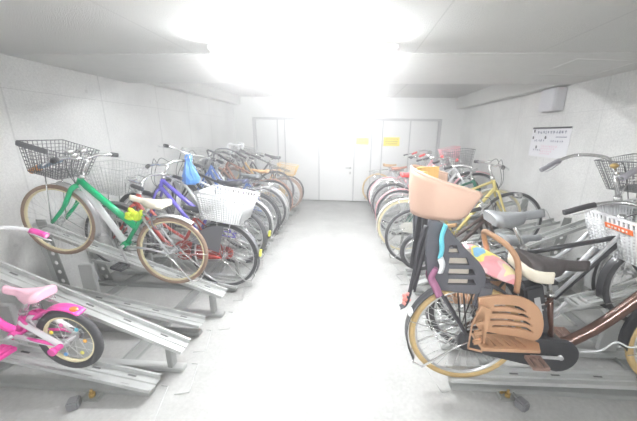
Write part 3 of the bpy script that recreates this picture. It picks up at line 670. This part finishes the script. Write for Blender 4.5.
# ---------------------------------------------------------------- right row
B1=B=bike('electric_bicycle','brown electric bicycle with grey rear child seat and tan tyres, nearest on the right',1,(.675,.395),(1.87,.43),.315,1.45,Yf=1.43,
  frame_m=brown,kind='single',fr=.030,tw=.0185,tyre=tan,rim=alu,fender=darkf,fa0=212,fw=.062,saddle=C('dark_saddle',(.07,.06,.06),.5),side_m=creamseat,sL=.34,sW=.26,drop=.09,sl=.34,post=.21,seat=80,ht=.16,rise=.10,bars='swept',guard='full',guard_m=darkf,crank=178,cl=.16,pedal=C('brown_pedal',(.34,.22,.18),.6),rack=True,rack_m=darkf,bbz=-.02,kick=True,refl=whitep,light=True,basket=None,ns=36)
e=B['e']; bb=B['bb']; hr=B['hubR']
b=new(); box(b,(bb.x-.135,0,.50),(.10,.085,.30),RY(-.28),bev=.012); obj('battery',b,blackp,e)
b=new(); box(b,(bb.x-.135,-.044,.52),(.03,.002,.13),RY(-.28)); 
for i in range(3): box(b,(bb.x-.130,-.0445,.47+.035*i),(.045,.002,.008),RY(-.28))
obj('battery_marking',b,alu,e)
b=new(); cyl(b,(bb.x-.01,-.07,bb.z-.01),(bb.x-.01,.06,bb.z-.01),.085,26); obj('motor',b,darkf,e)
b=new(); tube(b,smooth([(.95,-.05,.33),(.86,-.05,.30),(.78,-.05,.33),(.72,-.045,.27),(.62,-.04,.25)]),.005,6); obj('cable_lock',b,whitep,e,'white cable')
# second, moss-coloured pedal crank visible beyond; child seat
cs=empty('child_seat',(0,0,0)); cs.parent=e
gs=C('child_seat_grey',(.10,.10,.115),.6)
def plate(name,out,holes,t,m,par,loc,rot=(0,0,0),label=None,bev=.0):
    o=link(name,plate_mesh(out,holes,t,bev),par,label); o.data.materials.append(m); o.location=loc; o.rotation_euler=rot; return o
def sm2(pts,n=5):
    q=[V((p[0],0,p[1])) for p in pts]+[V((pts[0][0],0,pts[0][1]))]; return [(p.x,p.z) for p in smooth(q,n)][:-1]
# side wings of the seat, slotted
wing=sm2([(-.285,1.045),(-.223,1.03),(-.17,.971),(-.105,.90),(-.04,.835),(-.005,.77),(-.01,.69),(-.05,.675),(-.15,.685),(-.254,.71),(-.281,.834),(-.290,.947)])
sl_=[]
for z0,z1,xa,xb in ((.880,.930,-.190,-.130),(.822,.866,-.185,-.078),(.768,.808,-.182,-.042),(.716,.754,-.180,-.034)):
    sl_.append([(xa,z0),(xb,z0),(xb-.02,z1),(xa+.003,z1)])
for y in (-.165,.165): plate('seat_wing',wing,sl_,.014,gs,cs,(0,y,0),(0,0,0),None,.004)
b=new(); strip(b,smooth([(-.280,0,1.03),(-.275,0,.92),(-.25,0,.80),(-.20,0,.72)],5),.32,.01); obj('seat_back',b,gs,cs)
b=new(); box(b,(-.07,0,.70),(.25,.31,.03),bev=.012); box(b,(.0,-.165,.655),(.075,.03,.13),RY(.15),bev=.012); box(b,(.0,.165,.655),(.075,.03,.13),RY(.15),bev=.012); obj('seat_base',b,gs,cs)
# inner panel seen through the slots
b=new(); box(b,(-.13,-.14,.80),(.12,.010,.19),bev=.004); obj('seat_liner',b,C('liner_beige',(.55,.50,.42),.8),cs)
# headrest cup: a U-shaped shell open to the front
b=new(); N=26; layers=[]
def cup_pt(u,z,k):   # u 0..1 around the U; k outer/inner
    a=PI*(.5+u)        # from +y side round the back to -y side
    y=math.sin(a)*(.165-.012*k); x=math.cos(a)*(.16-.012*k)
    if u<.0: pass
    return x,y
path=[]
for i in range(5): path.append((.09-.018*i,.165))
for i in range(13): a=PI/2+PI*i/12; path.append((.15*math.cos(a),.165*math.sin(a)))
for i in range(1,9): path.append((.15*i/8,-.165))
grid=[]
M_=len(path)
for kk in (0,1):
    g=[]
    for i,(x,y) in enumerate(path):
        f=max(0,x/.15); s_=1-kk*.075
        zt=1.272-.085*(x+.15)/.30+.014*y/.165; zb=1.04+.115*(f**4)
        row=[]
        for j in range(9):
            t=j/8; z=zb+(zt-zb)*t; fl=.88+.12*math.sin(t*PI*.62+.3)
            row.append(b.verts.new((-.205+(x*s_)*fl,y*s_*fl,z)))
        g.append(row)
    grid.append(g)
for kk,g in enumerate(grid):
    for i in range(M_-1):
        for j in range(8):
            b.faces.new((g[i][j],g[i+1][j],g[i+1][j+1],g[i][j+1])).smooth=True
for i in range(M_-1):
    for j in (0,8): b.faces.new((grid[0][i][j],grid[0][i+1][j],grid[1][i+1][j],grid[1][i][j]))
for i in (0,M_-1):
    for j in range(8): b.faces.new((grid[0][i][j],grid[0][i][j+1],grid[1][i][j+1],grid[1][i][j]))
hc=obj('headrest',b,cup,cs,'rose beige cup shaped headrest')
b=new(); rim_=[]
for i,(x,y) in enumerate(path):
    zt=1.272-.085*(x+.15)/.30+.014*y/.165; fl=.88+.12*math.sin(PI*.62+.3); rim_.append(V((-.205+x*.965*fl,y*.965*fl,zt)))
tube(b,rim_,.0075,8); obj('headrest_rim',b,C('cup_rim',(.72,.52,.42),.45),hc)
b=new(); q=[V((-.205+x*.86,y*.86,0)) for x,y in path[3:15]]; rows=[[b.verts.new(p+V((0,0,z))) for z in (1.08,1.15,1.21,1.262)] for p in q]; rows2=[[b.verts.new(V((-.205+(p.x+.205)*.9,p.y*.9,z))) for z in (1.08,1.15,1.21,1.262)] for p in q]
for i in range(len(q)-1):
    for j in range(3):
        b.faces.new((rows[i][j],rows[i+1][j],rows[i+1][j+1],rows[i][j+1])); b.faces.new((rows2[i][j],rows2[i][j+1],rows2[i+1][j+1],rows2[i+1][j]))
    b.faces.new((rows[i][3],rows[i+1][3],rows2[i+1][3],rows2[i][3])); b.faces.new((rows[i][0],rows2[i][0],rows2[i+1][0],rows[i+1][0]))
for i in (0,-1):
    b.faces.new(rows[i]+rows2[i][::-1])
obj('headrest_pad',b,C('ochre_pad',(.80,.52,.18),.8),hc,'ochre inner pad')
b=new(); sphere(b,(-.085,-.158,1.15),(.006,.006,.006),8,6); obj('headrest_button',b,greyp,hc)
# back post with straps
b=new()
for y in (-.06,.06): box(b,(-.285,y,.90),(.03,.022,.42),RY(.10),bev=.005)
box(b,(-.25,0,1.05),(.10,.13,.02)); obj('headrest_post',b,blackp,cs)
b=new(); st_=[(-.30,-.17,1.02),(-.33,-.175,.90),(-.345,-.18,.76),(-.37,-.18,.62),(-.40,-.17,.58)]
strip(b,smooth(st_,5),.035,.005); strip(b,smooth([(-.26,-.13,1.03),(-.29,-.14,.90),(-.31,-.14,.78),(-.33,-.14,.66)],5),.03,.005); obj('seat_strap',b,blackp,cs)
b=new(); 
for i in range(5): sphere(b,(-.375+.012*math.cos(i*2.1),-.175+.01*math.sin(i*3),.66-.012*i),(.016,.008,.010),8,6,RY(i))
obj('ribbon',b,C('salmon_cloth',(.90,.35,.30),.7),cs,'salmon pink ribbon')
b=new(); strip(b,smooth([(-.255,0,1.035),(-.268,0,.98),(-.262,0,.92),(-.268,0,.875)],4),.05,.010); o_=obj('shoulder_pad',b,C('cyan_cloth',(.18,.66,.78),.8),cs,'cyan shoulder pad'); o_.location=(.03,-.19,0)
b=new(); strip(b,smooth([(-.268,0,.875),(-.255,0,.84),(-.262,0,.80)],4),.06,.012); o_=obj('shoulder_pad',b,whitep,cs,'white shoulder pad'); o_.location=(.03,-.19,0)
b=new(); strip(b,smooth([(-.262,0,.82),(-.28,0,.77),(-.25,0,.71),(-.235,0,.67)],4),.05,.014); o_=obj('buckle_cover',b,C('magenta_cloth',(.40,.17,.28),.8),cs,'dark pink buckle cover'); o_.location=(.01,-.19,0)
# seat support leg down to the hub
b=new()
for y in (-.075,.075): tube(b,[(-.24,y*1.6,.86),(-.20,y*1.8,.66),(.0,y,.335)],.009,8)
obj('support_leg',b,gs,cs)
# leg guards
lg=sm2([(-.025,.655),(.06,.672),(.165,.667),(.245,.622),(.285,.545),(.288,.465),(.258,.433),(.19,.452),(.116,.462),(.035,.475),(-.01,.49),(-.015,.57)],4)
hs=[]
for i,(z,xa,xb) in enumerate(((.618,.045,.20),(.580,.04,.225),(.540,.035,.24),(.503,.05,.25))):
    hs.append([(xa,z-.008),(xa+.07,z-.006),(xb-.04,z-.018),(xb,z-.034),(xb+.005,z-.020),(xb-.035,z+.006),(xa+.07,z+.014),(xa,z+.012)])
for y in (-.185,.185): plate('leg_guard',lg,hs,.010,beige,cs,(0,y,0),(0,0,0),'brown slotted leg guard',.004)
foot=[(-.10,-.07),(.16,-.07),(.19,.0),(.16,.06),(-.10,.06)]
for y in (-.20,.20): plate('foot_rest',foot,[[(-.08+.035*i,-.045),(-.068+.035*i,-.045),(-.060+.035*i,.04),(-.072+.035*i,.04)] for i in range(6)],.012,beige,cs,(.09,y,.415),(PI/2-.15,0,0),None,.003)
for y in (-.215,.215):
    bk=[(-.035,-.005),(.03,-.02),(.045,.22),(.0,.24),(-.03,.13)]
    plate('calf_panel',bk,[[(-.015,.02+.055*i),(.02,.03+.055*i),(.02,.05+.055*i),(-.015,.04+.055*i)] for i in range(4)],.010,beige,cs,(-.025,y,.395),(0,0,.0),None,.003)
# grab handle
b=new(); tube(b,smooth([(.180,-.125,.66),(.172,-.13,.76),(.155,-.125,.84),(.115,-.10,.90),(.075,-.02,.925),(.072,.06,.915),(.10,.115,.86),(.13,.125,.78),(.15,.125,.70)],5),.014,12); obj('grab_handle',b,beige,cs,'brown grab handle')
# cushion lying on the seat: a thing of its own
cm=bpy.data.materials.new('patterned_cloth'); cm.use_nodes=True; nt=cm.node_tree; bs=nt.nodes['Principled BSDF']; bs.inputs['Roughness'].default_value=.9
tc=nt.nodes.new('ShaderNodeTexCoord'); nn=nt.nodes.new('ShaderNodeTexNoise'); nn.inputs['Scale'].default_value=5.5; nn.inputs['Detail'].default_value=1; nt.links.new(tc.outputs['Object'],nn.inputs['Vector'])
cr_=nt.nodes.new('ShaderNodeValToRGB'); cr_.color_ramp.interpolation='CONSTANT'; el=cr_.color_ramp.elements
el[0].position=0; el[0].color=(.25,.55,.80,1); el[1].position=.40; el[1].color=(.90,.82,.22,1)
for p,c_ in ((.47,(.93,.42,.45,1)),(.56,(.95,.62,.62,1)),(.63,(.95,.85,.5,1)),(.70,(.9,.3,.4,1))): x=el.new(p); x.color=c_
nt.links.new(nn.outputs['Fac'],cr_.inputs[0]); nt.links.new(cr_.outputs[0],bs.inputs['Base Color'])
M=to_world(B,V((.085,0,.76)))
cu=empty('seat_cushion',M,(0,.42,0)); tag(cu,'colourful pink, yellow and blue cushion on the grey child seat','cushion')
b=new(); bmesh.ops.create_cube(b,size=1); bmesh.ops.scale(b,vec=(.215,.25,.075),verts=b.verts); bmesh.ops.subdivide_edges(b,edges=b.edges[:],cuts=6,use_grid_fill=True)
for v in b.verts:
    fx=1-min(1,abs(v.co.x)/.125)**2.5; fy=1-min(1,abs(v.co.y)/.135)**2.5; v.co.z*= .25+1.1*(fx*fy)**.5
for f in b.faces: f.smooth=True
obj('cushion_body',b,cm,cu)
b=new(); box(b,(.108,-.08,-.01),(.03,.035,.002),RY(.5)); obj('cushion_tag',b,whitep,cu)
# second: white front basket
B=bike('bicycle','bicycle with a white plastic front basket and thick black frame, behind the child seat bicycle',1,(.80,.43),(1.82,.66),.28,1.64,frame_m=black,kind='diamond',fender=darkf,saddle=C('grey_saddle',(.27,.28,.29),.5),sl=.42,post=.24,seat=76,ht=.05,rise=.03,bars='flat',bw=.17,head=73,
  basket=('plastic',whitep),boff=(-.13,.02,-.13),bdim=(.24,.32,.30,.38,.25),band=.0085,crank=45,pedal=steel,rack=True,guard=None,sL=.30,sW=.23,drop=.075,light=False)
e=B['e']
b=new(); tube(b,[B['bb']+V((.04,-.03,.08)),B['crown']+V((-.06,-.03,.06))],.011,8); obj('silver_tube',b,silver,e,'silver second tube')
c=B['ht']+V((.07,.02,-.15)); 
b=new(); box(b,(c.x-.17,-.06,c.z+.205),(.006,.17,.032),RY(-.16),bev=.002); obj('basket_label',b,C('orange_label',(.93,.22,.06),.5),e,'orange label with white writing')
b=new()
for i in range(6): box(b,(c.x-.1745,-.115+.022*i,c.z+.205),(.002,.013 if i%2 else .008,.012),RY(-.16))
obj('label_text',b,whitep,e)
# third: chrome swept handlebar and wire basket
B=bike('bicycle','grey bicycle with a tall curved chrome handlebar and grey wire basket by the right wall',1,(.93,.42),(1.95,.60),.30,1.90,frame_m=silver,kind='step',fender=alu,saddle=C('grey_saddle',(.27,.28,.29),.5),side_m=None,sL=.27,sW=.18,sl=.40,post=.05,ht=.20,rise=.16,head=81,bars='swept',bar_m=chrome,grip=C('grey_grip',(.28,.27,.30),.5),bw=.27,steer=8,reach=.85,
  basket=('wire',greyp),boff=(-.04,0,.06),bdim=(.20,.26,.28,.38,.20),bnv=18,bnh=11,bwr=.0016,crank=100,rack=True,guard='full',guard_m=silver,bell_m=brass)
M=to_world(B,B['ht']+V((.15,-.06,.15)))
fl=empty('artificial_flowers',M); tag(fl,'small bunch of pink flowers in the grey wire basket','flowers')
for i in range(6):
    b=new(); 
    p=V((.03*math.cos(i*1.9),.04*math.sin(i*1.3),.012*i))
    for a in range(5): sphere(b,p+V((.012*math.cos(a*1.257),-.004,.012*math.sin(a*1.257))),(.010,.007,.010),8,6)
    obj('blossom',b,C('flower_pink',(.75,.28,.45),.7),fl)
b=new()
for i in range(5): tube(b,[(0,0,-.06),(.03*math.cos(i*1.9),.04*math.sin(i*1.3),.012*i)],.003,5)
obj('stems',b,dgreen,fl)
B=bike('kids_bicycle','small dark brown kids bicycle half hidden behind the child seat',1,(.72,.36),(1.48,.47),.21,2.72,frame_m=C('dark_brown',(.10,.07,.06),.5),kind='slope',saddle=tanv,sl=.22,post=.10,bars='city',ht=.10,crank=30,cl=.11,kick=False,tw=.022,fender=None,ns=20)
B=bike('bicycle','yellow bicycle with a black front tyre raised by the right wall',1,(.70,.42),(1.69,.63),.32,2.98,frame_m=yellow,kind='diamond',fender=None,tyre=rubber,saddle=blackp,sl=.44,post=.10,ht=.13,rise=.14,head=78,bars='flat',bw=.28,grip=blackp,crank=20,kick=True,lod=0,light=True)
B=bike('bicycle','dark green bicycle with cream tyres beyond the yellow one',1,(.655,.43),(1.68,.58),.325,3.34,frame_m=dgreen,kind='diamond',tyre=cream,fender=offw,saddle=tanv,sl=.42,post=.08,bars='city',rack=True,crank=150,lod=1,guard='full',guard_m=offw)
B=bike('bicycle','white bicycle with a red saddle and pink mudguards in the right row',1,(.66,.48),(1.62,.73),.315,3.75,frame_m=white,kind='slope',fender=pinkf,saddle=redv,sl=.42,post=.16,bars='flat',grip=redv,crank=60,lod=1,bell=False)
B=bike('bicycle','black wheeled city bicycle beyond the red saddle one',1,(.63,.48),(1.62,.62),.315,4.25,frame_m=silver,kind='step',fender=greyp,saddle=blackp,sl=.42,post=.10,bars='city',crank=200,lod=1,rack=True,guard='half',basket=('wire',greyp))
B=bike('bicycle','pink bicycle with pink grips and a pink front basket in the far right row',1,(.62,.50),(1.58,.74),.31,4.72,frame_m=pinkf,kind='step',tyre=whitet,fender=pinkf,saddle=brownf,sl=.42,post=.10,bars='city',grip=redv,ht=.12,basket=('wire',pinkf),bdim=(.2,.24,.26,.3,.18),boff=(.1,0,-.05),bnv=16,bnh=9,crank=20,lod=1)
B=bike('bicycle','dark tyred grey bicycle second from the steel doors, right row',1,(.59,.43),(1.6,.56),.31,5.20,frame_m=greyf,kind='diamond',fender=None,saddle=greyseat,sl=.42,post=.10,bars='city',crank=80,lod=1)
B=bike('bicycle','tan tyred bicycle nearest the steel doors, tan saddle',1,(.52,.45),(1.55,.58),.31,5.66,frame_m=silver,kind='step',tyre=tan,fender=None,saddle=tanv,sl=.42,post=.12,bars='city',crank=120,lod=1,rack=True)
# ---------------------------------------------------------------- camera, world, exposure
cam=bpy.data.cameras.new('camera'); co=bpy.data.objects.new('camera',cam); col.objects.link(co); sc.camera=co
cam.sensor_fit='HORIZONTAL'; cam.sensor_width=36; cam.lens=283/637*36; cam.shift_x=-16.5/637; cam.clip_start=.02
co.matrix_world=Matrix.Translation((0,0,1.5))@RZ(R(3.35))@RX(R(90-15.1))@RZ(R(.8))
w=bpy.data.worlds.new('world'); sc.world=w; w.use_nodes=True; w.node_tree.nodes['Background'].inputs[0].default_value=(1,1,1,1); w.node_tree.nodes['Background'].inputs[1].default_value=.3
nt=w.node_tree; vo=nt.nodes.new('ShaderNodeVolumeScatter'); vo.inputs['Density'].default_value=.085; vo.inputs['Anisotropy'].default_value=.7   # thin haze added to give lens glare and a glow round the lamps
nt.links.new(vo.outputs[0],[n for n in nt.nodes if n.type=='OUTPUT_WORLD'][0].inputs['Volume'])
vs=sc.view_settings; vs.view_transform='Standard'; vs.look='None'; vs.gamma=1; vs.use_curve_mapping=False; vs.exposure=1.45
